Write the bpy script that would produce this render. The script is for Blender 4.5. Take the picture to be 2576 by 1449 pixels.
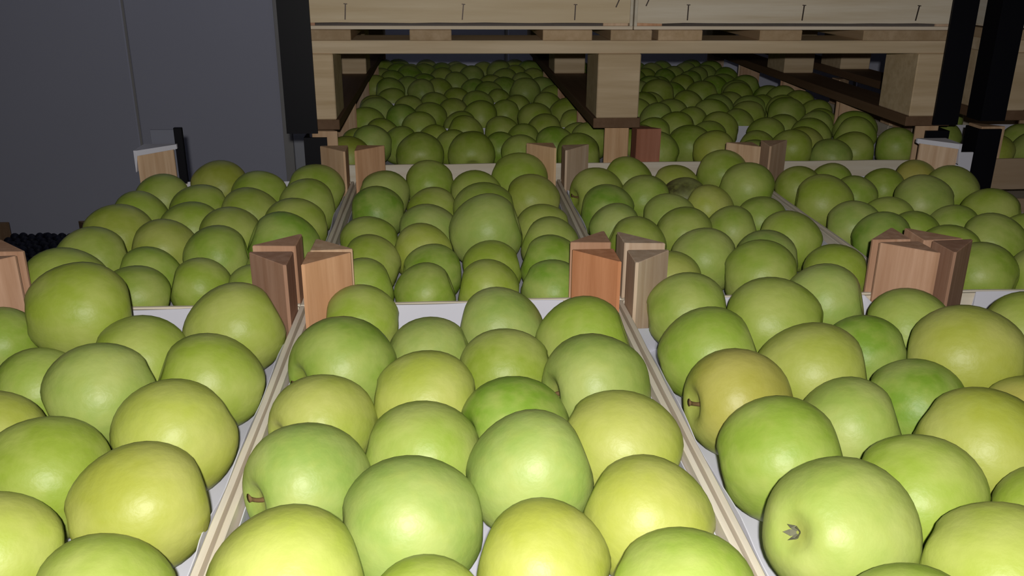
import bpy, bmesh, math, random
from mathutils import Vector, Matrix, noise
R = random.Random(11)
scene = bpy.context.scene
COL = scene.collection
for o in list(bpy.data.objects):
    bpy.data.objects.remove(o)

# ------------------------------------------------------------------ camera, light, exposure
F_PX = 2232.13
CAM = Vector((0.13867, -0.80588, 0.31601))
YAW, PITCH, ROLL = 0.074268, 0.357992, 0.0070314
fwd = Vector((math.sin(YAW)*math.cos(PITCH), math.cos(YAW)*math.cos(PITCH), -math.sin(PITCH)))
right = Vector((math.cos(YAW), -math.sin(YAW), 0))
up = right.cross(fwd)
cam_r = math.cos(ROLL)*right + math.sin(ROLL)*up
cam_u = -math.sin(ROLL)*right + math.cos(ROLL)*up
cd = bpy.data.cameras.new('camera')
cam = bpy.data.objects.new('camera', cd); COL.objects.link(cam)
m = Matrix((cam_r, cam_u, -fwd)).transposed().to_4x4(); m.translation = CAM
cam.matrix_world = m
cd.sensor_width = 36.0; cd.lens = F_PX*36.0/2576.0; cd.clip_start = 0.01
scene.camera = cam

world = bpy.data.worlds.new('world'); scene.world = world; world.use_nodes = True
bg = world.node_tree.nodes['Background']
bg.inputs[0].default_value = (0.48, 0.50, 0.72, 1); bg.inputs[1].default_value = 0.006

# the phone's flash, right next to the lens
ld = bpy.data.lights.new('phone_flash', 'POINT'); ld.energy = 24.0; ld.shadow_soft_size = 0.006
ld.color = (1.0, 0.965, 0.93)
fl = bpy.data.objects.new('phone_flash', ld); COL.objects.link(fl)
fl.location = CAM + 0.004*cam_r + 0.016*cam_u - 0.05*fwd

vs = scene.view_settings
vs.view_transform = 'Standard'; vs.look = 'None'; vs.exposure = 0.0; vs.gamma = 1.0; vs.use_curve_mapping = False

# ------------------------------------------------------------------ materials
def new_mat(name):
    mt = bpy.data.materials.new(name); mt.use_nodes = True
    nt = mt.node_tree; b = nt.nodes['Principled BSDF']
    return mt, nt, b
def N(nt, t, **kw):
    n = nt.nodes.new(t)
    for k, v in kw.items():
        if k in n.inputs.keys(): n.inputs[k].default_value = v
        else: setattr(n, k, v)
    return n
def mixc(nt, fac, a, b, mode='MIX'):
    n = nt.nodes.new('ShaderNodeMix'); n.data_type = 'RGBA'; n.blend_type = mode
    for sock, v in ((n.inputs[0], fac), (n.inputs[6], a), (n.inputs[7], b)):
        if isinstance(v, bpy.types.NodeSocket): nt.links.new(v, sock)
        elif isinstance(v, (int, float)): sock.default_value = v
        else: sock.default_value = (*v, 1)
    return n.outputs[2]
def ramp(nt, src, p0, p1, c0=(0, 0, 0), c1=(1, 1, 1)):
    n = nt.nodes.new('ShaderNodeValToRGB'); e = n.color_ramp.elements
    e[0].position, e[1].position = p0, p1; e[0].color = (*c0, 1); e[1].color = (*c1, 1)
    nt.links.new(src, n.inputs[0]); return n.outputs[0]

def apple_material():
    mt, nt, b = new_mat('apple_skin')
    L = nt.links.new
    tc = N(nt, 'ShaderNodeTexCoord'); oi = N(nt, 'ShaderNodeObjectInfo')
    at = nt.nodes.new('ShaderNodeAttribute'); at.attribute_type = 'OBJECT'; at.attribute_name = 'blush'
    # offset noise by object random so no two apples match
    vm = N(nt, 'ShaderNodeVectorMath', operation='MULTIPLY_ADD')
    cmb = nt.nodes.new('ShaderNodeCombineXYZ')
    mul = N(nt, 'ShaderNodeMath', operation='MULTIPLY'); L(oi.outputs['Random'], mul.inputs[0]); mul.inputs[1].default_value = 37.0
    for i in range(3): L(mul.outputs[0], cmb.inputs[i])
    L(tc.outputs['Object'], vm.inputs[0]); vm.inputs[1].default_value = (1, 1, 1); L(cmb.outputs[0], vm.inputs[2])
    n1 = N(nt, 'ShaderNodeTexNoise', Scale=1.1, Detail=3.0); L(vm.outputs[0], n1.inputs['Vector'])
    n2 = N(nt, 'ShaderNodeTexNoise', Scale=4.5, Detail=4.0); L(vm.outputs[0], n2.inputs['Vector'])
    vo = N(nt, 'ShaderNodeTexVoronoi', Scale=15.0); L(vm.outputs[0], vo.inputs['Vector'])
    base = oi.outputs['Color']
    pale = mixc(nt, 0.55, base, (0.45, 0.52, 0.16))
    deep = mixc(nt, 1.0, base, (0.74, 0.86, 0.62), 'MULTIPLY')
    c = mixc(nt, ramp(nt, n1.outputs[0], 0.38, 0.68), deep, pale)
    c = mixc(nt, ramp(nt, n2.outputs[0], 0.45, 0.75, (0, 0, 0), (0.35, 0.35, 0.35)), c, (0.40, 0.46, 0.10))
    dots = ramp(nt, vo.outputs['Distance'], 0.03, 0.075, (0.16, 0.16, 0.16), (0, 0, 0))
    c = mixc(nt, dots, c, (0.62, 0.66, 0.36))
    # blush on one cheek
    sx = nt.nodes.new('ShaderNodeSeparateXYZ'); L(tc.outputs['Object'], sx.inputs[0])
    ad = N(nt, 'ShaderNodeMath', operation='ADD'); L(sx.outputs[0], ad.inputs[0]); L(n1.outputs[0], ad.inputs[1])
    bm_ = ramp(nt, ad.outputs[0], 0.35, 1.35)
    bl = N(nt, 'ShaderNodeMath', operation='MULTIPLY'); L(bm_, bl.inputs[0]); L(at.outputs['Fac'], bl.inputs[1])
    c = mixc(nt, bl.outputs[0], c, (0.53, 0.39, 0.09))
    # yellow-brown russet in the two hollows at the ends of the core
    az = N(nt, 'ShaderNodeMath', operation='ABSOLUTE'); L(sx.outputs[2], az.inputs[0])
    cx = nt.nodes.new('ShaderNodeCombineXYZ'); L(sx.outputs[0], cx.inputs[0]); L(sx.outputs[1], cx.inputs[1])
    ln = N(nt, 'ShaderNodeVectorMath', operation='LENGTH'); L(cx.outputs[0], ln.inputs[0])
    hol = ramp(nt, ln.outputs['Value'], 0.04, 0.30, (0.7, 0.7, 0.7), (0, 0, 0))
    c = mixc(nt, hol, c, (0.30, 0.31, 0.07))
    L(c, b.inputs['Base Color'])
    b.inputs['Roughness'].default_value = 0.47
    b.inputs['Specular IOR Level'].default_value = 0.42
    b.inputs['Sheen Weight'].default_value = 0.0
    bp = N(nt, 'ShaderNodeBump', Strength=0.05, Distance=0.02); L(n2.outputs[0], bp.inputs['Height']); L(bp.outputs[0], b.inputs['Normal'])
    return mt

def wood_material(name, light, dark, axis, rough=0.75, fine=1.0, tint=True):
    """grain runs along the local axis 0/1/2; obj.color tints the piece"""
    mt, nt, b = new_mat(name); L = nt.links.new
    tc = N(nt, 'ShaderNodeTexCoord'); oi = N(nt, 'ShaderNodeObjectInfo')
    mp = N(nt, 'ShaderNodeMapping'); sc = [90*fine]*3; sc[axis] = 5*fine; mp.inputs['Scale'].default_value = sc
    mul = N(nt, 'ShaderNodeMath', operation='MULTIPLY'); mul.inputs[1].default_value = 50.0; L(oi.outputs['Random'], mul.inputs[0])
    cmb = nt.nodes.new('ShaderNodeCombineXYZ')
    for i in range(3): L(mul.outputs[0], cmb.inputs[i])
    L(cmb.outputs[0], mp.inputs['Location']); L(tc.outputs['Object'], mp.inputs['Vector'])
    g1 = N(nt, 'ShaderNodeTexNoise', Scale=1.0, Detail=5.0, Roughness=0.6); L(mp.outputs[0], g1.inputs['Vector'])
    mp2 = N(nt, 'ShaderNodeMapping'); s2 = [22*fine]*3; s2[axis] = 2.2*fine; mp2.inputs['Scale'].default_value = s2
    L(cmb.outputs[0], mp2.inputs['Location']); L(tc.outputs['Object'], mp2.inputs['Vector'])
    g2 = N(nt, 'ShaderNodeTexNoise', Scale=1.0, Detail=3.0); L(mp2.outputs[0], g2.inputs['Vector'])
    c = mixc(nt, ramp(nt, g1.outputs[0], 0.35, 0.72), light, dark)
    c = mixc(nt, ramp(nt, g2.outputs[0], 0.42, 0.74, (0, 0, 0), (0.75, 0.75, 0.75)), c, dark)
    if tint: c = mixc(nt, 1.0, c, oi.outputs['Color'], 'MULTIPLY')
    L(c, b.inputs['Base Color']); b.inputs['Roughness'].default_value = rough
    b.inputs['Specular IOR Level'].default_value = 0.25
    bp = N(nt, 'ShaderNodeBump', Strength=0.25, Distance=0.001); L(g1.outputs[0], bp.inputs['Height']); L(bp.outputs[0], b.inputs['Normal'])
    return mt
def plain(name, col, rough=0.6, spec=0.4, metal=0.0, nscale=30.0, namt=0.12, bump=0.0):
    mt, nt, b = new_mat(name); L = nt.links.new
    tc = N(nt, 'ShaderNodeTexCoord')
    n1 = N(nt, 'ShaderNodeTexNoise', Scale=nscale, Detail=4.0); L(tc.outputs['Object'], n1.inputs['Vector'])
    c = mixc(nt, n1.outputs[0], [v*(1-namt) for v in col], [min(1, v*(1+namt)) for v in col])
    L(c, b.inputs['Base Color']); b.inputs['Roughness'].default_value = rough
    b.inputs['Specular IOR Level'].default_value = spec; b.inputs['Metallic'].default_value = metal
    if bump:
        bp = N(nt, 'ShaderNodeBump', Strength=bump, Distance=0.002); L(n1.outputs[0], bp.inputs['Height']); L(bp.outputs[0], b.inputs['Normal'])
    return mt

M_APPLE = apple_material()
V_L, V_D = (0.84, 0.78, 0.67), (0.70, 0.61, 0.47)
M_VX = wood_material('poplar_veneer_along_x', V_L, V_D, 0)
M_VY = wood_material('poplar_veneer_along_y', V_L, V_D, 1)
M_POST = wood_material('post_wood', (0.80, 0.66, 0.52), (0.58, 0.42, 0.29), 2, fine=1.3)
P_L, P_D = (0.74, 0.60, 0.42), (0.55, 0.42, 0.26)
M_PX = wood_material('pallet_wood_along_x', P_L, P_D, 0, fine=0.8)
M_PY = wood_material('pallet_wood_along_y', P_L, P_D, 1, fine=0.8)
M_PAPER = plain('white_paper', (0.74, 0.74, 0.82), 0.8, 0.2, nscale=12, namt=0.05)
M_BLACK = plain('black_board', (0.006, 0.006, 0.009), 0.5, 0.2, nscale=8, namt=0.3)
M_GREYB = plain('grey_board', (0.20, 0.21, 0.26), 0.6, 0.3, nscale=10, namt=0.1)
M_STAPLE = plain('rusty_steel', (0.08, 0.06, 0.05), 0.5, 0.5, metal=0.6, nscale=400, namt=0.4)
M_STEM = plain('apple_stem_bark', (0.16, 0.10, 0.04), 0.8, 0.2, nscale=8)
M_CALYX = plain('dry_sepals', (0.17, 0.17, 0.11), 0.9, 0.1, nscale=8, namt=0.3)
M_GRAPE = plain('dark_grape_skin', (0.013, 0.015, 0.030), 0.55, 0.3, nscale=60, namt=0.6)
M_WALL = plain('grey_panel_paint', (0.77, 0.79, 0.94), 0.55, 0.3, nscale=3, namt=0.03)
M_JOINT = plain('joint_sealant', (0.58, 0.57, 0.55), 0.7, 0.2, nscale=8, namt=0.1)
M_TRIM = plain('aluminium_trim', (0.72, 0.74, 0.80), 0.4, 0.4, metal=0.0, nscale=8, namt=0.06)
M_FLOOR = plain('concrete', (0.10, 0.10, 0.10), 0.85, 0.2, nscale=6, namt=0.25, bump=0.3)

# ------------------------------------------------------------------ mesh helpers
def link(name, me, mat=None, parent=None, loc=(0, 0, 0), rot=(0, 0, 0)):
    if mat and not me.materials: me.materials.append(mat)
    o = bpy.data.objects.new(name, me); COL.objects.link(o)
    o.location = loc; o.rotation_euler = rot
    if parent: o.parent = parent
    return o
def empty(name, loc):
    o = bpy.data.objects.new(name, None); COL.objects.link(o); o.location = loc
    o.empty_display_size = 0.02
    return o
def tag(o, label=None, cat=None, group=None, kind=None):
    if label: o['label'] = label
    if cat: o['category'] = cat
    if group: o['group'] = group
    if kind: o['kind'] = kind
    return o
_cache = {}
def bm_mesh(name, bm, smooth=False):
    me = bpy.data.meshes.new(name); bm.to_mesh(me); bm.free()
    if smooth:
        for pl in me.polygons: pl.use_smooth = True
    return me
def box_bm(sx, sy, sz, bevel=0.0006, cuts=0, axis=0):
    bm = bmesh.new(); bmesh.ops.create_cube(bm, size=1.0)
    for v in bm.verts: v.co = Vector((v.co.x*sx, v.co.y*sy, v.co.z*sz))
    if bevel: bmesh.ops.bevel(bm, geom=list(bm.edges), offset=min(bevel, 0.3*min(sx, sy, sz)), segments=1, affect='EDGES', profile=0.5)
    return bm
def box_me(sx, sy, sz, bevel=0.0006):
    k = ('box', round(sx, 5), round(sy, 5), round(sz, 5), bevel)
    if k not in _cache: _cache[k] = bm_mesh('board', box_bm(sx, sy, sz, bevel))
    return _cache[k].copy() if False else _cache[k]
def box(name, sx, sy, sz, mat, parent, loc, bevel=0.0006, color=(1, 1, 1, 1)):
    k = ('boxm', round(sx, 5), round(sy, 5), round(sz, 5), bevel, mat.name)
    if k not in _cache:
        me = bm_mesh(name, box_bm(sx, sy, sz, bevel)); me.materials.append(mat); _cache[k] = me
    o = link(name, _cache[k], None, parent, loc); o.color = color
    return o
def warped_board(length, thick, height, axis, seed, bow=0.0015, edge=0.0012, n=14):
    """thin sawn board along axis 0 or 1; slightly bowed with a ragged top edge"""
    bm = bmesh.new(); rings = []
    for i in range(n+1):
        t = (i/n-0.5)*length
        b = bow*noise.noise(Vector((t*7, seed*3.1, 0)))*min(1, 4*min(i, n-i)/n)
        e = edge*noise.noise(Vector((t*16, seed*5.7, 2))); e2 = edge*noise.noise(Vector((t*20, seed*2.7, 6)))
        th = thick*(1-0.12+0.12*noise.noise(Vector((t*18, seed, 9))))
        ring = []
        for s, z in ((-0.5, -height/2+e2), (0.5, -height/2+e2), (0.5, height/2+e-0.0007), (0.35, height/2+e), (-0.35, height/2+e), (-0.5, height/2+e-0.0007)):
            d = b+s*th
            ring.append(bm.verts.new((t, d, z) if axis == 0 else (d, t, z)))
        rings.append(ring)
    for a, c in zip(rings, rings[1:]):
        for k in range(6): bm.faces.new((a[k], a[(k+1) % 6], c[(k+1) % 6], c[k]))
    bm.faces.new(rings[0]); bm.faces.new(rings[-1])
    bmesh.ops.recalc_face_normals(bm, faces=bm.faces)
    return bm_mesh('board', bm)
def post_me(leg, h, sx, sy, seed):
    """triangular corner post, right angle at the crate's corner (local origin), legs towards sx, sy"""
    rr = random.Random(seed)
    bm = bmesh.new(); pts = [(0, 0), (sx*leg, 0), (0, sy*leg)]
    cut = 0.12
    prof = []
    for i in range(3):                                  # chamfer the two sharp points
        p = Vector(pts[i]); q = Vector(pts[(i+1) % 3]); r = Vector(pts[i-1])
        k = 0.03 if i == 0 else 0.07
        prof += [p+(r-p)*k, p+(q-p)*k]
    lo = [bm.verts.new((p.x, p.y, -h/2)) for p in prof]
    tilt = rr.uniform(-0.03, 0.03), rr.uniform(-0.03, 0.03)
    hi = [bm.verts.new((p.x, p.y, h/2+p.x*tilt[0]+p.y*tilt[1])) for p in prof]
    n = len(prof)
    for i in range(n): bm.faces.new((lo[i], lo[(i+1) % n], hi[(i+1) % n], hi[i]))
    bm.faces.new(lo); bm.faces.new(hi)
    bmesh.ops.recalc_face_normals(bm, faces=bm.faces)
    bmesh.ops.bevel(bm, geom=[e for e in bm.edges if all(v in hi for v in e.verts)], offset=0.0007, segments=1, affect='EDGES')
    return bm_mesh('corner_post', bm)

CR_H = 0.12      # panel height
POST_UP = 0.056  # posts rise above the panels
STEP = CR_H+0.003+POST_UP
POST_COLS = [(0.95, 0.80, 0.68), (0.90, 0.68, 0.54), (1.0, 0.95, 0.88), (0.72, 0.52, 0.44), (0.86, 0.80, 0.74), (1.0, 0.86, 0.70)]
def crate(label, x0, x1, y0, y1, z, group=None, post_cols=None, name='fruit_crate', leg=0.043, seed=0, front_split=False, gap=0.0, tintf=None, front_staples=()):
    cx, cy = (x0+x1)/2, (y0+y1)/2
    lx, ly = x1-x0-0.002, y1-y0-0.002
    root = empty(name, (cx, cy, z-CR_H-0.003)); tag(root, label, 'crate', group)
    zc = CR_H/2+0.003; t = 0.005; rr = random.Random(seed)
    # long boards outside, end boards between them
    for k, s in enumerate((-1, 1)):
        o = link('side_panel', warped_board(ly, t, CR_H, 1, seed*7+k, 0.0012), M_VY, root, (s*(lx/2-t/2), 0, zc))
        c = rr.uniform(0.92, 1.05); o.color = (c, c, c, 1)
    for k, s in enumerate((-1, 1)):
        if front_split and s < 0:
            for (hh, zz) in ((0.053, CR_H-0.053/2), (0.05, 0.025)):
                o = link('end_panel', warped_board(lx-2*t, t, hh, 0, seed*7+5, 0.001, 0.0005), M_VX, root, (0, s*(ly/2-t/2), zz+0.003)); o.color = (0.62, 0.50, 0.40, 1)
        else:
            gp = gap if s < 0 else 0.0
            o = link('end_panel', warped_board(lx-2*t, t, CR_H-gp, 0, seed*7+3+k, 0.001), M_VX, root, (0, s*(ly/2-t/2), zc+gp/2))
            c = rr.uniform(0.95, 1.08); o.color = (c, c, c*0.98, 1) if not (tintf and s < 0) else (*tintf, 1)
            if s < 0:
                for (sx_, sz_, sh, sl) in front_staples: staple(o, sx_-cx, -t/2, sz_-(z-CR_H-0.003)-zc, sh, sl)
    bo = box('bottom_sheet', lx, ly+(0.003 if gap else 0), 0.003+gap*0.5, M_VX, root, (0, 0, 0.0015-gap*0.25), 0.0004)
    bo.color = (1.05, 1.0, 0.95, 1)
    i = 0
    for sy in (-1, 1):
        for sx in (-1, 1):
            h = CR_H+POST_UP+(0 if post_cols is None else rr.uniform(-0.003, 0.002))
            pm = post_me(leg, h, -sx, -sy, seed*13+i)
            o = link('corner_post', pm, M_POST, root, (sx*(lx/2-t-0.0005), sy*(ly/2-t-0.0005), 0.003+h/2))
            cc = (post_cols[i] if post_cols else POST_COLS[rr.randrange(len(POST_COLS))]); o.color = (*cc, 1)
            i += 1
    return root
def staple(parent, x, y, z, h, slant=0.0):
    bm = bmesh.new()
    def bx(sx, sy, sz, cx, cz, rot):
        r = bmesh.ops.create_cube(bm, size=1.0)
        for v in r['verts']:
            px, pz = v.co.x*sx, v.co.z*sz
            v.co = Vector((cx+px*math.cos(rot)+pz*math.sin(rot), v.co.y*sy, cz-px*math.sin(rot)+pz*math.cos(rot)))
    bx(0.0017, 0.0012, h, 0, 0, slant)
    if slant < 0.25: bx(0.0055, 0.0014, 0.0012, h/2*math.sin(slant), h/2*math.cos(slant), slant)
    link('staple', bm_mesh('staple', bm), M_STAPLE, parent, (x, y-0.0004, z))
def plain_crate(label, x0, x1, y0, y1, z, group):
    """a crate of the hidden layers below, one mesh"""
    k = ('pc', round(x1-x0, 4), round(y1-y0, 4))
    if k not in _cache:
        lx, ly, t = x1-x0-0.002, y1-y0-0.002, 0.005
        bm = bmesh.new()
        def bx(sx, sy, sz, c):
            r = bmesh.ops.create_cube(bm, size=1.0)
            for v in r['verts']: v.co = Vector((v.co.x*sx+c[0], v.co.y*sy+c[1], v.co.z*sz+c[2]))
        for s in (-1, 1):
            bx(t, ly, CR_H, (s*(lx/2-t/2), 0, CR_H/2+0.003)); bx(lx-2*t, t, CR_H, (0, s*(ly/2-t/2), CR_H/2+0.003))
        bx(lx, ly, 0.003, (0, 0, 0.0015))
        for sx in (-1, 1):
            for sy in (-1, 1):
                h = CR_H+POST_UP; a = Vector((sx*(lx/2-t), sy*(ly/2-t), 0)); l = 0.043
                tri = [a, a+Vector((-sx*l, 0, 0)), a+Vector((0, -sy*l, 0))]
                lo = [bm.verts.new(p+Vector((0, 0, 0.003))) for p in tri]; hi = [bm.verts.new(p+Vector((0, 0, 0.003+h))) for p in tri]
                for i in range(3): bm.faces.new((lo[i], lo[(i+1) % 3], hi[(i+1) % 3], hi[i]))
                bm.faces.new(lo); bm.faces.new(hi)
        bmesh.ops.recalc_face_normals(bm, faces=bm.faces)
        me = bm_mesh('fruit_crate', bm); me.materials.append(M_VY); _cache[k] = me
    o = link('fruit_crate', _cache[k], None, None, ((x0+x1)/2, (y0+y1)/2, z-CR_H-0.003))
    return tag(o, label, 'crate', group)
FLOOR_Z = -0.040
def liner(label, x0, x1, y0, y1, z, seed, group='paper liners in the crates', lift=0.0):
    """white paper tray inside a crate: a floor the fruit lies on and walls folded up against the panels"""
    a, b_, c, d = x0+0.0075, x1-0.0075, y0+0.0075, y1-0.0075
    k = 0.047
    loop = []; n = 30
    def seg(p, q, m, kind):
        for i in range(m): loop.append((p[0]+(q[0]-p[0])*i/m, p[1]+(q[1]-p[1])*i/m, kind))
    seg((a+k, c), (b_-k, c), n, 0); seg((b_-k, c), (b_, c+k), 2, 1); seg((b_, c+k), (b_, d-k), n, 2); seg((b_, d-k), (b_-k, d), 2, 1)
    seg((b_-k, d), (a+k, d), n, 0); seg((a+k, d), (a, d-k), 2, 1); seg((a, d-k), (a, c+k), n, 2); seg((a, c+k), (a+k, c), 2, 1)
    cx, cy = (x0+x1)/2, (y0+y1)/2
    bm = bmesh.new(); lo = []; hi = []
    for i, (x, y, kind) in enumerate(loop):
        nz = noise.noise(Vector((x*11, y*11, seed*3.3)))
        top = -0.016 if kind == 1 else ((0.004 if y > cy else -0.006)+0.003*nz if kind == 0 else -0.005+0.007*nz)+lift
        inn = 0.0015+(0.0015 if kind == 0 else 0.0045)*max(0, noise.noise(Vector((x*13, y*13, seed*7.1))))
        dx, dy = cx-x, cy-y; 
        if kind == 0: off = (0, math.copysign(inn, dy))
        elif kind == 2: off = (math.copysign(inn, dx), 0)
        else: off = (math.copysign(0.003, dx), math.copysign(0.003, dy))
        lo.append(bm.verts.new((x-cx+off[0]*0.6, y-cy+off[1]*0.6, 0)))
        hi.append(bm.verts.new((x-cx+off[0], y-cy+off[1], top-FLOOR_Z)))
    m_ = len(loop)
    for i in range(m_): bm.faces.new((lo[i], lo[(i+1) % m_], hi[(i+1) % m_], hi[i]))
    bm.faces.new(lo)
    me = bm_mesh('paper_liner', bm)
    o = link('paper_liner', me, M_PAPER, None, (cx, cy, z+FLOOR_Z-0.0012))
    sm = o.modifiers.new('thickness', 'SOLIDIFY'); sm.thickness = 0.0007; sm.offset = 0
    return tag(o, label, 'paper liner', group)
def pallet(label, x0, x1, y0, y1, z, h=0.151, group=None, nx=(0, 0.5, 1), ny=(0, 0.5, 1), decks=None):
    """z = underside; bottom boards and deck boards run along y, cross boards along x"""
    w, l = x1-x0, y1-y0; cx, cy = (x0+x1)/2, (y0+y1)/2
    root = empty('wooden_pallet', (cx, cy, z)); tag(root, label, 'pallet', group)
    bw, bl = 0.068, 0.11
    t0, t2, t3 = 0.016, 0.020, 0.016; hb = h-t0-t2-t3
    xs = [-w/2+0.004+bw/2, -0.02, w/2-0.004-bw/2]; ys = [-l/2+bl/2, 0, l/2-bl/2]
    for x in xs:
        o = box('bottom_board', bw+0.008, l, t0, M_PY, root, (x, 0, t0/2), 0.001); o.color = (0.27, 0.20, 0.17, 1)
        for y in ys:
            o = box('block', bw, bl, hb, M_PX, root, (x, y, t0+hb/2), 0.0015)
            c = R.uniform(0.9, 1.1); o.color = (c, c*0.97, c*0.92, 1)
    for y in ys:
        o = box('cross_board', w, bl-0.01, t2, M_PX, root, (0, y, t0+hb+t2/2), 0.001); c = R.uniform(1.0, 1.15); o.color = (c, c, c, 1)
    decks = decks or [(-w/2, -w/2+0.10), (-w/2+0.2, -w/2+0.29), (-w/2+0.4, -w/2+0.5), (0.02, 0.12), (0.2, 0.3), (w/2-0.28, w/2-0.19), (w/2-0.10, w/2)]
    for (a, b_) in decks:
        o = box('deck_board', b_-a, l, t3, M_PY, root, ((a+b_)/2, 0, t0+hb+t2+t3/2), 0.001)
        c = R.uniform(0.7, 0.95); o.color = (c, c*0.9, c*0.82, 1)
    return root
def corner_board(label, x, y, z0, z1, sx, sy, leg=0.045, t=0.0045, mat=None, inner=None, group='black corner boards of the stacks'):
    """L-shaped edge protector; outer corner at x, y; legs run towards sx, sy"""
    bm = bmesh.new()
    pts = [(0, 0), (sx*leg, 0), (sx*leg, sy*t), (sx*t*1.5, sy*t), (sx*t, sy*t*1.5), (sx*t, sy*leg), (0, sy*leg)]
    h = z1-z0; lo = [bm.verts.new((a, b_, 0)) for a, b_ in pts]; hi = [bm.verts.new((a, b_, h)) for a, b_ in pts]
    n = len(pts); fs = []
    for i in range(n): fs.append(bm.faces.new((lo[i], lo[(i+1) % n], hi[(i+1) % n], hi[i])))
    bm.faces.new(lo); bm.faces.new(hi)
    bmesh.ops.recalc_face_normals(bm, faces=bm.faces)
    if inner:
        for i in (2, 3, 4): fs[i].material_index = 1
    me = bm_mesh('corner_board', bm); me.materials.append(mat or M_BLACK)
    if inner: me.materials.append(inner)
    o = link('corner_board', me, None, None, (x, y, z0))
    return tag(o, label, 'corner board', group)

# ------------------------------------------------------------------ setting
FZ = -0.64
def floor_part():
    o = link('floor', bm_mesh('floor', box_bm(9, 7, 0.1, 0)), M_FLOOR, None, (0.2, 0.0, FZ-0.05)); tag(o, kind='structure')
floor_part()
WY = 2.15
wall = empty('wall_back', (0, WY, FZ)); tag(wall, kind='structure')
SEAM = -0.858
for (a, b_) in ((-3.6, -2.04), (-2.03, SEAM-0.004), (SEAM+0.004, 0.33), (0.34, 1.51), (1.52, 2.70), (2.71, 3.9)):
    box('wall_panel', b_-a, 0.08, 2.9, M_WALL, wall, ((a+b_)/2, 0.04, 1.45), 0.003)
for x in (-2.035, SEAM, 0.335, 1.515, 2.705):
    box('joint_strip', 0.010, 0.07, 2.9, M_JOINT, wall, (x, 0.0395, 1.45), 0)
tr = empty('trim_1', (-0.36, WY, FZ)); tag(tr, kind='structure')
box('channel', 0.030, 0.012, 2.9, M_JOINT, tr, (-0.022, -0.006, 1.45), 0.001)
box('cover_strip', 0.040, 0.022, 2.9, M_TRIM, tr, (0.016, -0.011, 1.45), 0.003)

# unseen fill fixture, added only to brighten the wall without lighting the apples
fill_light = empty('added_wall_fill', (-0.30, WY, 1.50)); tag(fill_light, 'unseen added fill fixture brightening the grey wall from above', 'fill_light')
box('fill_arm', 0.03, 0.40, 0.02, M_TRIM, fill_light, (0, -0.20, 0.045), 0.002)
hs = box('fill_housing', 0.96, 0.10, 0.02, M_TRIM, fill_light, (0, -0.40, 0.03), 0.004); hs.rotation_euler = (math.radians(42), 0, 0)
M_FILL_GLOW, nt_, b_t = new_mat('fill_glow'); b_t.inputs['Base Color'].default_value = (0.9, 0.9, 1, 1); b_t.inputs['Emission Color'].default_value = (0.72, 0.76, 1.0, 1); b_t.inputs['Emission Strength'].default_value = 1.5
tb = box('tube', 0.90, 0.026, 0.016, M_FILL_GLOW, fill_light, (0, -0.388, 0.012), 0.003); tb.rotation_euler = (math.radians(42), 0, 0)
la = bpy.data.lights.new('added_wall_fill_light', 'AREA'); la.shape = 'RECTANGLE'; la.size = 0.9; la.size_y = 0.05; la.energy = 1.4; la.color = (0.74, 0.78, 1.0)
lo_ = bpy.data.objects.new('added_wall_fill_light', la); COL.objects.link(lo_); lo_.parent = fill_light; lo_.location = (0, -0.378, 0.0); lo_.rotation_euler = (math.radians(42), 0, 0)

# ------------------------------------------------------------------ near stack: eight crates, two rows
W_, L_ = 0.302, 0.503
PINK, ORNG, RED, GREY, BEIGE, DARK = (0.80, 0.60, 0.50), (1.0, 0.72, 0.52), (0.92, 0.52, 0.33), (0.86, 0.82, 0.76), (0.98, 0.85, 0.70), (0.58, 0.42, 0.36)
near = {  # name: (col, row, label words, posts front-left, front-right, back-left, back-right)
 'A1': (-1, -1, 'front left wooden crate of apples, its right back post dark brown', (BEIGE, BEIGE, PINK, DARK)),
 'B1': (0, -1, 'front middle wooden crate of apples with two orange-brown back corner posts', (BEIGE, BEIGE, ORNG, RED)),
 'C1': (1, -1, 'front right wooden crate of apples with a grey left back post', (BEIGE, BEIGE, GREY, PINK)),
 'D1': (2, -1, 'front wooden crate mostly cut off by the right edge of the photo', (BEIGE, BEIGE, DARK, BEIGE)),
 'A2': (-1, 0, 'second-row left wooden crate of apples, nearest the grey wall', (PINK, PINK, BEIGE, BEIGE)),
 'B2': (0, 0, 'second-row middle wooden crate of apples behind the front middle crate', (BEIGE, PINK, (0.92, 0.68, 0.50), (1.0, 0.84, 0.62))),
 'C2': (1, 0, 'second-row wooden crate of apples behind the front right crate', (GREY, PINK, GREY, BEIGE)),
 'D2': (2, 0, 'second-row wooden crate of apples at the far right of the near stack', (PINK, BEIGE, (0.8, 0.7, 0.62), (1.0, 0.90, 0.80))),
}
for k, (nm, (i, j, lab, pc)) in enumerate(near.items()):
    x0, y0 = i*W_, j*L_*(1.08 if j < 0 else 1); y1 = (j+1)*L_
    crate(lab, x0, x0+W_, y0, y1, 0, 'apple crates of the near stack', pc, seed=k+1)
    short = lab.split(' wooden')[0]
    liner('white paper liner inside the '+{'A1': 'front left', 'B1': 'front middle', 'C1': 'front right', 'D1': 'front crate cut off by the right photo edge', 'A2': 'second-row left', 'B2': 'second-row middle', 'C2': 'second-row crate behind the front right', 'D2': 'second-row far right'}[nm]+('' if 'crate' in {'D1': 'crate', 'C2': ''}.get(nm, '') else ' crate'), x0, x0+W_, y0, y1, 0, k+1)
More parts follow.
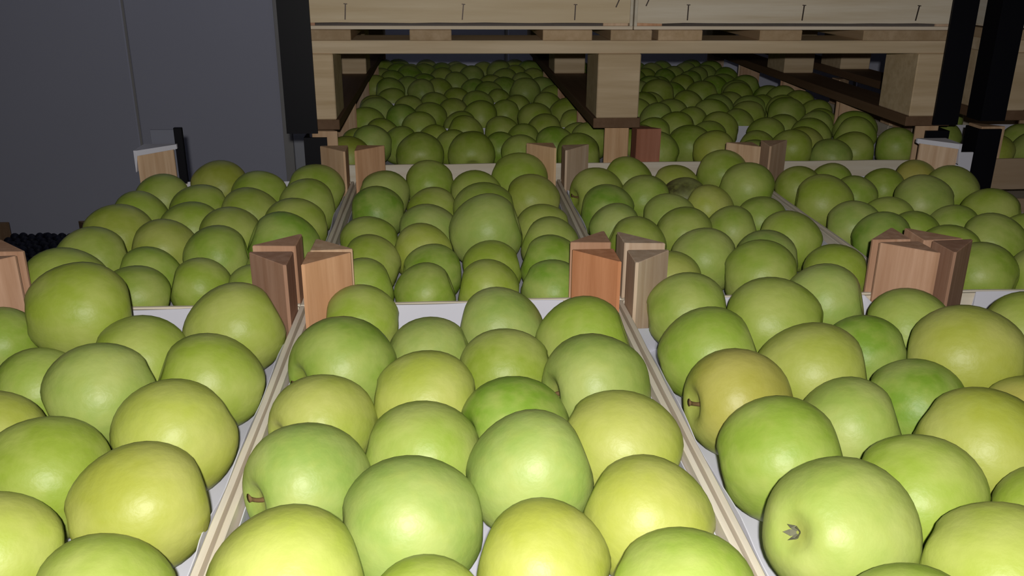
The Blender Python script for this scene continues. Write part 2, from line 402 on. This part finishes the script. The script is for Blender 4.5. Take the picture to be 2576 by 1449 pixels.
for lay in (1, 2):
    for i in range(-1, 3):
        for j in (-1, 0):
            plain_crate('wooden crate %s below the %s crate of the near stack' % (('one layer', 'two layers')[lay-1], {(-1, -1): 'front left', (0, -1): 'front middle', (1, -1): 'front right', (2, -1): 'front far right', (-1, 0): 'second-row left', (0, 0): 'second-row middle', (1, 0): 'second-row right', (2, 0): 'second-row far right'}[(i, j)]), i*W_, i*W_+W_, j*L_*(1.08 if j < 0 else 1), (j+1)*L_, -lay*STEP, 'crates in the lower layers of the near stack')
pallet('wooden pallet on the floor under the near stack', -W_, 3*W_, -1.08*L_, L_, FZ, h=0.64-0.123-2*STEP, decks=None)

# white paper folded over the two outer back posts of the near stack
def cap(label, x, y, sx):
    """sheet folded over a triangular post: flat top with lips hanging down"""
    bm = bmesh.new(); g = 0.045
    pts = [(-0.001*sx, 0.001), (g*sx, 0.001), (g*sx, -0.003), (0.003*sx, -g), (-0.001*sx, -g)]
    drop = [-0.03, -0.006, -0.006, -0.007, -0.03]
    lo = [bm.verts.new((a, b_, d)) for (a, b_), d in zip(pts, drop)]; hi = [bm.verts.new((a, b_, 0.0)) for a, b_ in pts]
    n = len(pts)
    for i in range(n): bm.faces.new((lo[i], lo[(i+1) % n], hi[(i+1) % n], hi[i]))
    bm.faces.new(hi); bmesh.ops.recalc_face_normals(bm, faces=bm.faces)
    o = link('folded_paper', bm_mesh('folded_paper', bm), M_PAPER, None, (x, y, POST_UP+0.0025))
    sm = o.modifiers.new('thickness', 'SOLIDIFY'); sm.thickness = 0.0008; sm.offset = 1
    return tag(o, label, 'paper')
cap('white paper folded over the left back post of the near stack', -W_+0.006, L_-0.006, 1)
cap('white paper folded over the right back post of the near stack', 3*W_-0.006, L_-0.006, -1)
gb = empty('corner_board', (-0.262, L_+0.004, -0.12)); tag(gb, 'grey upright board with dark edge behind the left back post', 'corner board')
box('plate', 0.034, 0.003, 0.198, M_GREYB, gb, (-0.010, 0, 0.099), 0.0004)
box('edge_strip', 0.012, 0.006, 0.201, M_BLACK, gb, (0.0125, 0, 0.1005), 0.0008)
wb = box('cardboard_sheet', 0.034, 0.004, 0.155, M_PAPER, None, (0.938, L_+0.004, -0.0425), 0.0008)
tag(wb, 'upright white cardboard right of the white-capped post of the near stack', 'cardboard')

# ------------------------------------------------------------------ middle stack under the upper pallet
Y3, D3, X3, W3 = 0.61, 0.315, -0.082, 0.522
half = ('left', 'right'); nth = ('first', 'second', 'third', 'fourth')
for c in range(2):
    for k in range(4):
        pc = None
        if k == 0: pc = ((BEIGE, (0.95, 0.78, 0.58), BEIGE, BEIGE), ((0.62, 0.34, 0.28), BEIGE, BEIGE, BEIGE))[c]
        x0, y0 = X3+c*W3, Y3+k*D3
        st = ()
        if k == 0: st = ((0.505, -0.016, 0.014, 0.35),) if c else ()
        crate('%s apple crate under the upper pallet on the %s, counted from the front' % (nth[k], half[c]), x0, x0+W3, y0, y0+D3, 0, 'apple crates under the upper pallet', pc, seed=20+c*4+k, front_staples=st)
        liner('white paper liner in the %s crate under the upper pallet on the %s' % (nth[k], half[c]), x0, x0+W3, y0, y0+D3, 0, 30+c*4+k)
        for lay in (1, 2):
            plain_crate('wooden crate %s below the %s %s crate under the upper pallet' % (('one layer', 'two layers')[lay-1], nth[k], half[c]), x0, x0+W3, y0, y0+D3, -lay*STEP, 'crates in the lower layers below the upper pallet')
pallet('wooden pallet on the floor under the middle stack', X3, X3+2*W3, Y3, Y3+4*D3, FZ, h=0.64-0.123-2*STEP)
PX0, PX1 = -0.106, 0.968
PZ = 0.0575
cxp = (PX0+PX1)/2
decks = [(a-cxp, b_-cxp) for a, b_ in ((PX0, -0.005), (0.084, 0.148), (0.289, 0.366), (0.395, 0.46), (0.470, 0.540), (0.632, 0.70), (0.80, PX1))]
pallet('upper wooden pallet standing on the middle apple crates', PX0, PX1, Y3-0.002, Y3+4*D3, PZ, h=0.152, decks=decks)
UZ = PZ+0.152+CR_H+0.003+0.0025
SM = 0.431
zs = UZ-CR_H+0.010
def st(*xs): return tuple((x, zs+0.008, 0.023, R.uniform(0.0, 0.12)) for x in xs)
for c in range(2):
    a = (PX0, SM)[c]; b_ = (SM, PX1)[c]
    fs = st(-0.012, 0.166, 0.339) + ((0.405, zs+0.022, 0.014, 0.4),) if c == 0 else st(0.516, 0.70, 0.886) + ((0.452, zs+0.024, 0.014, 0.4),)
    crate('upper %s wooden crate with a row of staples along its front panel' % half[c], a, b_, Y3+0.004, Y3+0.004+D3, UZ, 'crates on the upper pallet', seed=50+c, gap=0.0045, tintf=((1.0, 0.90, 0.74), (1.0, 0.96, 0.90))[c], front_staples=fs)
    for k in range(1, 4):
        plain_crate('%s wooden crate from the front on the upper pallet, %s side' % (nth[k], half[c]), a, b_, Y3+0.004+k*D3, Y3+0.004+(k+1)*D3, UZ, 'crates behind on the upper pallet')
corner_board('black corner board at the left of the upper pallet against the grey wall', PX0-0.006, Y3-0.008, 0.053, 0.62, 1, 1, leg=0.048)
corner_board('black corner board at the right end of the upper pallet', PX1+0.010, Y3-0.008, 0.060, 0.62, -1, 1, leg=0.042)
corner_board('short black corner board below the left foot of the upper pallet', X3-0.005, Y3-0.006, -0.64, 0.046, 1, 1, leg=0.036)
corner_board('short black corner board below the right foot of the upper pallet', X3+2*W3+0.006, Y3-0.006, -0.64, 0.050, -1, 1, leg=0.040)

# ------------------------------------------------------------------ neighbouring stack at the right edge
NX = 1.022
crate('brown apple crate of the neighbouring stack at the right photo edge', NX+0.004, NX+0.526, Y3+0.003, Y3+0.003+D3, 0, 'crates of the neighbouring stack', (BEIGE, BEIGE, BEIGE, BEIGE), seed=70, front_split=True)
liner('white paper liner in the brown crate at the right photo edge', NX+0.004, NX+0.526, Y3+0.003, Y3+0.003+D3, 0, 71)
crate('second apple crate from the front in the neighbouring right stack', NX+0.004, NX+0.526, Y3+0.003+D3, Y3+0.003+2*D3, 0, 'crates of the neighbouring stack', (BEIGE, BEIGE, BEIGE, BEIGE), seed=72)
for lay in (1, 2):
    for k in range(2):
        plain_crate('wooden crate %s below the %s crate of the neighbouring right stack' % (('one layer', 'two layers')[lay-1], nth[k]), NX+0.004, NX+0.526, Y3+0.003+k*D3, Y3+0.003+(k+1)*D3, -lay*STEP, 'lower crates of the neighbouring stack')
pallet('wooden pallet on the floor under the neighbouring right stack', NX, NX+1.06, Y3, Y3+4*D3, FZ, h=0.64-0.123-2*STEP)
pallet('upper wooden pallet of the neighbouring stack at the right photo edge', NX, NX+1.06, Y3, Y3+4*D3, PZ+0.008, h=0.145, group='upper pallets')
crate('upper wooden crate of the neighbouring stack at the right photo edge', NX, NX+0.53, Y3+0.004, Y3+0.004+D3, UZ+0.001, 'crates of the neighbouring stack', seed=75)
for k in range(1, 4):
    plain_crate('%s wooden crate from the front on the neighbouring right upper pallet' % nth[k], NX, NX+0.53, Y3+0.004+k*D3, Y3+0.004+(k+1)*D3, UZ+0.001, 'upper crates of the neighbouring stack')
corner_board('tall black corner board of the neighbouring stack near the right photo edge', NX-0.006, Y3-0.008, 0.066, 0.62, 1, 1, leg=0.042)
corner_board('short black corner board below the neighbouring upper pallet at the right', NX-0.004, Y3-0.006, -0.64, 0.052, 1, 1, leg=0.040)

# ------------------------------------------------------------------ crates of dark grapes by the wall
def grapes(label, x0, x1, y0, y1, z, seed):
    rr = random.Random(seed); bm = bmesh.new()
    r0 = bmesh.new(); bmesh.ops.create_icosphere(r0, subdivisions=2, radius=1.0)
    vs_ = [v.co.copy() for v in r0.verts]; fs_ = [[v.index for v in f.verts] for f in r0.faces]; r0.free()
    s = 0.023; y = y0+0.022; row = 0
    while y < y1-0.02:
        x = x0+0.022+(row % 2)*s/2
        while x < x1-0.02:
            r = rr.uniform(0.0115, 0.0135)
            hump = 0.012+0.016*noise.noise(Vector((x*11, y*11, seed)))
            c = Vector((x+rr.uniform(-.004, .004), y+rr.uniform(-.004, .004), hump+rr.uniform(-.006, .006)))
            if abs(x-x0) > 0.05 and abs(x-x1) > 0.05 or (y0+0.06 < y < y1-0.06):
                vv = [bm.verts.new(c+v*r) for v in vs_]
                for f in fs_: bm.faces.new([vv[i] for i in f])
            x += s
        y += s*0.87; row += 1
    # closely packed fruit below the top layer
    bmesh.ops.create_cube(bm, size=1.0, matrix=Matrix.Translation(((x0+x1)/2, (y0+y1)/2, -0.056)) @ Matrix.Diagonal((x1-x0-0.11, y1-y0-0.03, 0.124, 1)))
    o = link('grape_heap', bm_mesh('grape_heap', bm, True), M_GRAPE, None, (0, 0, z))
    return tag(o, label, 'grapes', 'heaps of dark grapes', 'stuff')
GZ = FZ+0.123
for k, (gx, gy) in enumerate(((-1.262, 1.44), (-1.262, 0.935), (-0.955, 1.44), (-0.955, 0.935))):
    where = ('against the wall at the left photo edge', 'nearer the camera at the left photo edge', 'against the wall beside the apple stack', 'nearer the camera beside the apple stack')[k]
    crate('low wooden crate of dark grapes '+where, gx, gx+0.302, gy, gy+0.50, GZ, 'grape crates on the floor', ((0.5, 0.4, 0.3),)*4, seed=80+k)
    grapes('dark blue grapes heaped in the low crate '+where, gx+0.004, gx+0.298, gy+0.004, gy+0.496, GZ, 5+k)

# ------------------------------------------------------------------ apples
def apple_me(seed):
    rr = random.Random(seed); nt_, nph = 22, 36
    hgt = rr.uniform(0.86, 0.94); top = rr.uniform(0.03, 0.08); lob = rr.uniform(0.012, 0.03); ph0 = rr.uniform(0, 6.28)
    ax = rr.uniform(-0.03, 0.03); el = rr.uniform(0.0, 0.03)
    bm = bmesh.new(); rings = []
    for i in range(1, nt_):
        t = math.pi*i/nt_
        # crowd rings towards the hollows
        t = t-0.10*math.sin(2*t)
        s, c = math.sin(t), math.cos(t); ring = []
        for j in range(nph):
            ph = 2*math.pi*j/nph
            rho = s**0.90*(1+top*c-0.02*c*c)
            bot = max(0, -c); rho *= 1+lob*math.cos(5*ph+ph0)*(0.25+0.75*bot)*s+el*math.cos(2*ph)
            z = hgt*c
            if c > 0: z -= 0.27*math.exp(-(rho/0.25)**2)
            else: z += 0.19*math.exp(-(rho/0.22)**2)-0.02*bot*lob*30*math.cos(5*ph+ph0)*s
            z += ax*rho*math.cos(ph)
            n = 0.012*noise.noise(Vector((rho*math.cos(ph)*1.4, rho*math.sin(ph)*1.4, z*1.4+seed*5)))
            ring.append(bm.verts.new((rho*math.cos(ph)*(1+n), rho*math.sin(ph)*(1+n), z)))
        rings.append(ring)
    for a, b_ in zip(rings, rings[1:]):
        for j in range(nph): bm.faces.new((a[j], b_[j], b_[(j+1) % nph], a[(j+1) % nph]))
    zt = sum(v.co.z for v in rings[0])/nph; zb = sum(v.co.z for v in rings[-1])/nph
    vt = bm.verts.new((0, 0, zt-0.01)); vb = bm.verts.new((0, 0, zb+0.01))
    for j in range(nph):
        bm.faces.new((vt, rings[0][j], rings[0][(j+1) % nph])); bm.faces.new((vb, rings[-1][(j+1) % nph], rings[-1][j]))
    bmesh.ops.recalc_face_normals(bm, faces=bm.faces)
    me = bm_mesh('apple', bm, True); me.materials.append(M_APPLE)
    me['zt'] = zt; me['zb'] = zb
    return me
APPLES_ME = [apple_me(s) for s in range(7)]
def stem_me():
    bm = bmesh.new(); n = 8; rings = []
    for i in range(7):
        t = i/6; r = 0.045+0.03*(t > 0.9)-0.008*math.sin(t*3); cx = 0.10*t*t
        rings.append([bm.verts.new((cx+r*math.cos(6.283*j/n), r*math.sin(6.283*j/n), 0.24*t)) for j in range(n)])
    for a, b_ in zip(rings, rings[1:]):
        for j in range(n): bm.faces.new((a[j], a[(j+1) % n], b_[(j+1) % n], b_[j]))
    bm.faces.new(rings[0][::-1]); bm.faces.new(rings[-1])
    me = bm_mesh('stem', bm, True); me.materials.append(M_STEM); return me
def calyx_me():
    bm = bmesh.new()
    for k in range(5):
        a = 6.283*k/5; ca, sa = math.cos(a), math.sin(a)
        def P(u, v, z): return bm.verts.new((u*ca-v*sa, u*sa+v*ca, z))
        w = 0.055
        v0, v1, v2, v3, v4 = P(0.02, -w*.5, 0.0), P(0.02, w*.5, 0.0), P(0.075, -w*.8, -0.05), P(0.075, w*.8, -0.05), P(0.105, 0.012, -0.15)
        bm.faces.new((v0, v2, v3, v1)); bm.faces.new((v2, v4, v3))
    me = bm_mesh('calyx', bm); me.materials.append(M_CALYX); return me
STEM, CALYX = stem_me(), calyx_me()
DATA = """A1 -1783 -767 273 440 o
A1 -522 -708 42 434 y
A1 -2497 -739 -41 352 
A1 -1798 -1626 -39 354 
A1 -1161 -1246 9 401 
A1 -1167 -2062 128 407 p
A1 -490 -1662 9 401 
A1 -1822 -2423 -24 369 y
A1 -514 -2551 34 425 y
A1 -1218 -2978 19 411 
A1 -505 -3380 26 416 y
A1 -1177 -3729 -4 353 y
A1 -447 -4144 -35 358 
A1 -2497 -4899 44 355 g
A1 -1778 -4968 20 375 g
A1 -898 -4967 -3 376 g
A1 -2165 -4265 86 372 g
A1 -1340 -4404 -16 352 g
A1 -2551 -3638 21 379 g
A1 -2245 -2987 68 353 g
A1 -2575 -2247 18 355 g
A2 -2511 4048 -10 382 
A2 -1848 4484 33 424 o
A2 -1167 3934 18 409 
A2 -493 4366 12 404 
A2 -2512 3083 -12 381 
A2 -1839 3415 -11 381 
A2 -1142 3122 -3 386 
A2 -486 3526 5 397 
A2 -2479 2194 28 418 o
A2 -1769 2629 -25 368 
A2 -488 2566 7 399 
A2 -1170 2165 3 395 
A2 -1821 1764 -6 382 o
A2 -490 1779 30 401 d
A2 -2467 1345 8 400 
A2 -1161 1394 9 387 
A2 -2437 550 32 409 
A2 -1788 1058 -62 331 
A2 -466 1072 -69 325 
A2 -1731 415 -34 325 
A2 -1159 698 -69 325 
A2 -573 441 -69 325 
B1 580 -497 -3 369 
B1 1840 -711 -6 386 p
B1 2522 -1095 17 409 
B1 528 -1569 54 440 dsl
B1 471 -2397 10 382 ysl
B1 484 -3202 46 395 psl
B1 506 -4203 73 417 y
B1 1210 -1186 -34 359 p
B1 1826 -1567 -16 377 
B1 2492 -2012 55 440 psl
B1 1173 -2084 8 400 y
B1 1831 -2480 0 381 dsl
B1 2519 -2851 21 413 y
B1 1176 -2862 6 389 
B1 1857 -3294 118 403 p
B1 1140 -3672 33 424 p
B1 2543 -3650 -4 388 y
B1 1872 -4074 5 397 y
B1 1235 -4413 -4 335 
B1 2555 -4398 43 373 
B2 485 4150 -12 381 p
B2 1126 4553 29 388 
B2 2394 4479 80 440 
B2 1773 3928 5 397 
B2 2533 3681 10 385 o
B2 464 3267 -17 375 d
B2 1168 3385 -43 350 
B2 1850 3066 27 418 
B2 1136 2402 -25 367 p
B2 1811 1901 126 440 p
B2 2566 2562 -53 340 
B2 460 1992 -41 351 
B2 2573 1805 -36 357 
B2 1083 1702 -47 346 y
B2 522 1292 -47 340 o
B2 2516 1114 -36 347 d
B2 1846 1084 -58 335 
B2 1196 1052 -69 325 d
B2 491 538 -57 335 
B2 1129 415 -69 325 
B2 1779 425 -57 335 
B2 2438 447 -58 335 d
C1 3579 -537 51 386 
C1 4248 -981 109 440 
C1 4900 -481 90 392 p
C1 5509 -968 8 398 
C1 3527 -1419 27 419 
C1 3528 -2252 28 419 bsl
C1 4246 -1835 41 424 y
C1 4897 -1406 -26 367 d
C1 5512 -1862 159 440 y
C1 3538 -3103 51 430 
C1 4210 -2661 -3 389 p
C1 4874 -2313 -18 374 d
C1 4915 -3099 87 430 b
C1 5566 -2651 -8 384 b
C1 4231 -3570 28 420 
C1 3537 -4013 135 428 psc
C1 4961 -3912 11 399 
C1 4284 -4404 76 430 y
C1 3554 -4796 83 370 
C2 3489 4047 11 380 sl
C2 4022 4565 51 376 
C2 3488 3192 -14 378 d
C2 4083 3624 34 361 
C2 3458 2466 -45 348 p
C2 3574 1741 -32 361 
C2 5422 4560 155 377 
C2 5554 3810 115 397 
C2 4732 4588 -41 352 o
C2 4877 3273 -33 340 y
C2 5437 2817 -58 335 
C2 5439 1786 -18 375 
C2 4244 2885 -40 353 p
C2 4242 2111 -27 366 
C2 4897 2328 -58 335 
C2 4206 1134 -13 379 p
C2 4947 1182 -33 360 p
C2 4639 495 15 406 
C2 5515 621 -33 360 
C2 3704 643 -58 335 y
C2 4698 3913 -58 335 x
D1 6538 -1149 18 409 
D1 6603 -4934 3 358 g
D1 7377 -4983 10 360 g
D1 8187 -4977 65 366 g
D1 6934 -4227 -36 348 g
D1 7763 -4363 22 381 g
D1 8566 -4292 66 353 g
D1 6506 -3642 21 361 g
D1 8110 -3612 57 354 g
D1 6896 -2897 -3 367 g
D1 7689 -2903 58 372 g
D1 8576 -2874 3 379 g
D1 6513 -2142 73 384 g
D1 7327 -2218 79 381 g
D1 8153 -2120 -11 376 g
D1 7745 -1432 42 358 g
D1 8562 -1501 -15 377 g
D1 7364 -735 28 351 g
D1 8169 -765 -7 349 g
D2 6495 4270 -27 365 
D2 7115 4595 -43 345 
D2 6526 3416 5 397 
D2 7176 3882 -57 337 
D2 7803 4348 -57 335 
D2 8419 4598 -1 342 b
D2 8502 3742 24 416 
D2 7741 3064 51 431 p
D2 6488 2377 -33 358 p
D2 7086 2706 -58 336 
D2 8434 2646 0 392 
D2 6507 1653 -7 378 d
D2 7095 2035 -58 335 
D2 7723 2246 -55 339 
D2 7778 1483 -5 382 
D2 8411 1820 -46 347 
D2 7092 1204 -23 370 
D2 7039 469 -10 379 
D2 7755 536 -48 345 
E0 -201 7897 -55 338 
E0 178 8539 -23 365 
E0 546 7880 -53 340 
E0 922 6799 8 400 sf
E0 1149 8159 -58 335 
E0 1477 7587 -47 335 
E0 1786 6735 33 400 sf
E0 2339 7401 -58 335 d
E0 2430 8823 -12 337 
E0 2624 6765 -18 374 
E0 3246 8783 -13 378 
E0 2780 8220 -58 335 
E0 3582 6589 8 400 
E0 3960 7719 31 350 
E0 3814 8372 -58 335 
E0 859 8787 42 374 
E0 -273 6649 -10 383 f
E0 90 7284 80 365 f
E0 3270 7283 23 373 f
E0 1724 8553 32 348 f
E1 1645 9675 -58 335 
E1 3948 9826 -58 335 
E1 -220 9737 -16 376 
E1 -131 11237 -10 383 
E1 561 11525 -37 356 
E1 1044 10207 -7 386 
E1 1530 11224 -42 351 
E1 2064 10261 7 399 
E1 2650 11000 -44 349 
E1 3193 10078 -5 387 
E1 3930 10814 -11 381 
E1 1130 11947 -28 364 
E1 2078 11944 -12 367 
E1 2940 11876 -58 335 
E1 3619 11768 -29 363 
E1 506 9704 49 364 f
E1 -38 10457 57 381 f
E2 1623 13061 -58 335 
E2 2595 12825 -58 335 
E2 140 12839 -44 349 
E2 3917 12987 -29 364 
E2 54 13543 80 373 f
E2 795 13518 53 365 f
E2 2407 13499 -8 378 f
E2 3271 13543 73 377 f
E2 -371 14185 73 360 f
E2 480 14255 14 376 f
E2 1203 14145 -4 366 f
E2 2058 14178 -21 355 f
E2 2842 14208 4 373 f
E2 3752 14151 1 382 f
E2 44 14868 80 378 f
E2 838 14887 17 362 f
E2 1644 14870 35 381 f
E2 2544 14879 -17 372 f
E2 3315 14873 44 355 f
E3 -316 16141 -10 382 f
E3 422 16020 65 381 f
E3 1281 16020 12 380 f
E3 2059 16015 74 375 f
E3 2932 16011 5 372 f
E3 3717 15993 39 353 f
E3 90 16771 62 382 f
E3 825 16646 57 375 f
E3 1757 16697 41 383 f
E3 3280 16647 13 364 f
E3 -347 17387 80 384 f
E3 401 17413 -2 345 f
E3 1281 17277 13 379 f
E3 2873 17391 69 375 f
E3 3727 17305 75 365 f
E3 39 18020 66 352 f
E3 827 18006 22 369 f
E3 1647 18024 -27 362 f
E3 2457 18065 -27 355 f
E3 3354 18030 24 372 f
F0 5657 7272 13 400 
F0 6248 8155 -27 356 
F0 5233 8289 24 352 
F0 5877 6556 80 364 y
F0 7244 6605 80 364 
F0 8490 6941 -29 364 
F0 9166 6729 75 364 
F0 8823 7605 80 400 
F0 9131 8329 80 400 
F0 7352 8135 -6 386 
F0 8100 7922 8 400 
F0 6640 8773 -5 388 
F0 7880 8800 -28 360 
F0 5780 8772 3 389 
F0 4943 6628 39 365 f
F0 6562 6535 -48 345 f
F0 7925 6535 -48 345 f
F0 6868 7205 -46 347 f
F0 7705 7214 -11 381 f
F0 4846 7709 -8 356 f
F0 8572 8805 40 347 f
F1 7293 9680 -53 340 
F1 9037 9682 -32 325 
F1 6354 9786 -18 355 
F1 7698 10263 -11 382 
F1 8436 10054 64 400 
F1 6902 10293 10 400 
F1 6080 10462 -7 385 
F1 9176 10334 19 354 
F1 9166 11248 79 364 
F1 7766 11855 -27 366 
F1 8448 11565 -12 325 
F1 6754 11619 -7 386 
F1 5999 11957 -39 354 
F1 9002 11946 80 364 
F1 4895 9823 -20 363 f
F1 5627 9695 56 356 f
F1 5315 10406 47 369 f
F1 4887 11078 7 382 f
F1 5628 11067 80 374 f
F1 7258 11022 25 377 f
F1 7989 11075 10 357 f
F1 8630 10778 50 361 f
F1 5223 11711 -42 347 f
F2 7487 13086 27 400 
F2 8304 12889 8 400 
F2 6367 12889 80 400 
F2 4905 12968 34 366 f
F2 9055 12904 -29 364 f
F2 5347 13512 16 346 f
F2 6056 13563 9 357 f
F2 6871 13508 -30 361 f
F2 8496 13629 -16 376 f
F2 4843 14113 15 354 f
F2 5657 14166 -7 359 f
F2 6453 14192 19 384 f
F2 7289 14190 46 377 f
F2 8122 14239 42 353 f
F2 8925 14263 47 366 f
F2 5264 14921 2 378 f
F2 6004 14857 58 363 f
F2 6830 14871 -44 345 f
F2 7670 14970 54 369 f
F2 8550 14892 1 359 f
F3 4910 16086 42 347 f
F3 5664 16019 12 380 f
F3 6426 16010 -20 371 f
F3 7260 16011 11 350 f
F3 8141 16002 46 363 f
F3 8945 15998 31 358 f
F3 5208 16732 45 375 f
F3 6032 16702 46 366 f
F3 6840 16605 -35 351 f
F3 7638 16631 12 354 f
F3 8528 16613 21 372 f
F3 4865 17384 -17 375 f
F3 5586 17360 1 358 f
F3 6523 17309 -1 352 f
F3 7239 17352 2 359 f
F3 8150 17287 -10 383 f
F3 8897 17312 46 379 f
F3 5242 17990 2 345 f
F3 6067 17970 80 381 f
F3 6911 18060 -28 350 f
F3 7669 18039 -3 351 f
F3 8509 18013 19 367 f"""
rows = []
for ln in DATA.strip().split('\n'):
    t = ln.split()
    rows.append((t[0], Vector((int(t[1]), int(t[2]), int(t[3])))*1e-4, int(t[4])*1e-4, t[5] if len(t) > 5 else ''))
for x, y, r in ((1.085, 0.66, 0.037), (1.165, 0.668, 0.038), (1.11, 0.735, 0.036), (1.195, 0.75, 0.037), (1.07, 0.80, 0.036), (1.10, 0.98, 0.037), (1.18, 0.985, 0.036), (1.13, 1.06, 0.037)):
    rows.append(('N0' if y < 0.9 else 'N1', Vector((x, y, FLOOR_Z+r)), r, 'f'))
COLS = {'': (0.395, 0.47, 0.075), 'd': (0.285, 0.415, 0.052), 'p': (0.42, 0.49, 0.13), 'y': (0.52, 0.53, 0.105), 'o': (0.41, 0.45, 0.070), 'b': (0.47, 0.47, 0.085), 'x': (0.10, 0.085, 0.04)}  # x: apple colour darkened to stand in for a shadowed gap
WORD = {'': 'mid-green', 'd': 'deep green', 'p': 'pale green', 'y': 'yellow-green', 'o': 'olive-green', 'b': 'orange-blushed', 'x': 'shade-dark filler'}
PLACE = {'A1': 'front left crate', 'B1': 'front middle crate', 'C1': 'front right crate', 'D1': 'front crate cut by right edge',
         'A2': 'second-row left crate', 'B2': 'second-row middle crate', 'C2': 'second-row crate behind front right', 'D2': 'second-row far right crate',
         'E0': 'first crate under pallet, left half', 'F0': 'first crate under pallet, right half', 'E1': 'second crate under pallet, left half', 'F1': 'second crate under pallet, right half',
         'N0': 'brown crate at right photo edge'}
ORD = ['first', 'second', 'third', 'fourth', 'fifth', 'sixth', 'seventh', 'eighth', 'ninth', 'tenth']
byc = {}
for i, (c, P, r, fl_) in enumerate(rows): byc.setdefault(c, []).append(i)
rank = {}
for c, ids in byc.items():                      # rows from the back panel, then left to right
    for out_ in (False, True):                  # those beyond the photo's edge are counted apart
        sub = sorted([i for i in ids if (rows[i][3] == 'g') == out_], key=lambda i: -rows[i][1].y); per = 4 if c[0] in 'ABCD' else 6
        for k in range(0, len(sub), per):
            for n, i in enumerate(sorted(sub[k:k+per], key=lambda i: rows[i][1].x)): rank[i] = (k//per, n)
for i, (c, P, r, fl_) in enumerate(rows):
    rr = random.Random(1000+i)
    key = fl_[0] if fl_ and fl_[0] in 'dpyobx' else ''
    turn = ''
    if 's' in fl_: turn = fl_[fl_.index('s'):]
    if fl_ in ('f', 'g'): key = rr.choice(['', '', 'd', 'p', 'o']) if c[1] == '0' or c[0] in 'ABCD' else rr.choice(['', 'd', 'p'])
    elif fl_ == '': key = ''
    me = APPLES_ME[rr.randrange(7)]
    o = bpy.data.objects.new('apple', me); COL.objects.link(o)
    # which way the core points
    v = (P-CAM).normalized(); side = v.cross(Vector((0, 0, 1))).normalized(); upv = side.cross(v)
    if turn == 'sl': ax = -0.86*side-0.16*upv-0.42*v
    elif turn == 'sc': ax = -(-0.55*side-0.13*upv-0.82*v)
    elif turn == 'sf': ax = 0.04*side-0.55*upv-0.83*v
    else:
        a = rr.uniform(-0.45, 0.45)+(math.pi if rr.random() < 0.5 else 0)
        ax = side*math.cos(a)+upv*math.sin(a)+v*rr.uniform(-0.10, 0.10)
    q = ax.normalized().to_track_quat('Z', 'Y')
    from mathutils import Quaternion
    q = q @ Quaternion((0, 0, 1), rr.uniform(0, 6.28))
    o.rotation_mode = 'QUATERNION'; o.rotation_quaternion = q
    r *= 0.985; o.scale = (r, r, r*rr.uniform(1.08, 1.14)); o.location = P
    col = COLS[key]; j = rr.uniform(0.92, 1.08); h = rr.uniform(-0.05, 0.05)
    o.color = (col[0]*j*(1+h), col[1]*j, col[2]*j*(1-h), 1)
    o['blush'] = 0.40 if key == 'b' else (0.10 if key == 'o' else (0.1 if key == 'y' else 0.0))
    tail = ''
    if turn:
        stem = turn in ('sl', 'sf')
        if stem: s_ = link('stem', STEM, None, o, (0, 0, me['zt']-0.03)); s_['label'] = 'short brown stem in the hollow'
        else: s_ = link('calyx', CALYX, None, o, (0, 0, me['zb'])); s_['label'] = 'grey-green dried calyx'
        tail = ' with stem showing' if stem else ' with calyx showing'
    if fl_ == 'g':
        side_ = {'A1': 'left', 'B1': 'lower', 'C1': 'lower', 'D1': 'right'}[c]
        tag(o, 'green apple beyond the %s photo edge, %s, row %s, %s from left' % (side_, PLACE[c].replace(' cut by right edge', ''), ('one', 'two', 'three', 'four', 'five', 'six')[rank[i][0]], ORD[rank[i][1]]), 'apple', 'apples of the %s beyond the photo edge' % PLACE[c])
    elif c in PLACE:
        k, n = rank[i]
        lab = '%s apple%s, %s, row %s from back, %s from left' % (WORD[key], tail, PLACE[c], ('one', 'two', 'three', 'four', 'five', 'six', 'seven', 'eight', 'nine')[k], ORD[n])
        if len(lab.split()) > 16: lab = '%s apple%s, %s, row %s, %s from left' % (WORD[key], tail, PLACE[c], ('one', 'two', 'three', 'four', 'five', 'six', 'seven', 'eight', 'nine')[k], ORD[n])
        tag(o, lab, 'apple', 'apples in the '+PLACE[c].replace(',', ''))
    else:
        k, n = rank[i]
        pl = {'E2': 'third crate under pallet, left half', 'F2': 'third crate under pallet, right half', 'E3': 'rearmost crate under pallet, left half', 'F3': 'rearmost crate under pallet, right half', 'N1': 'second crate of right neighbouring stack'}[c]
        tag(o, 'dim green apple, %s, row %s, %s from left' % (pl, ('one', 'two', 'three', 'four', 'five', 'six', 'seven', 'eight', 'nine')[k], ORD[n]), 'apple', 'apples in the '+pl.replace(',', ''))
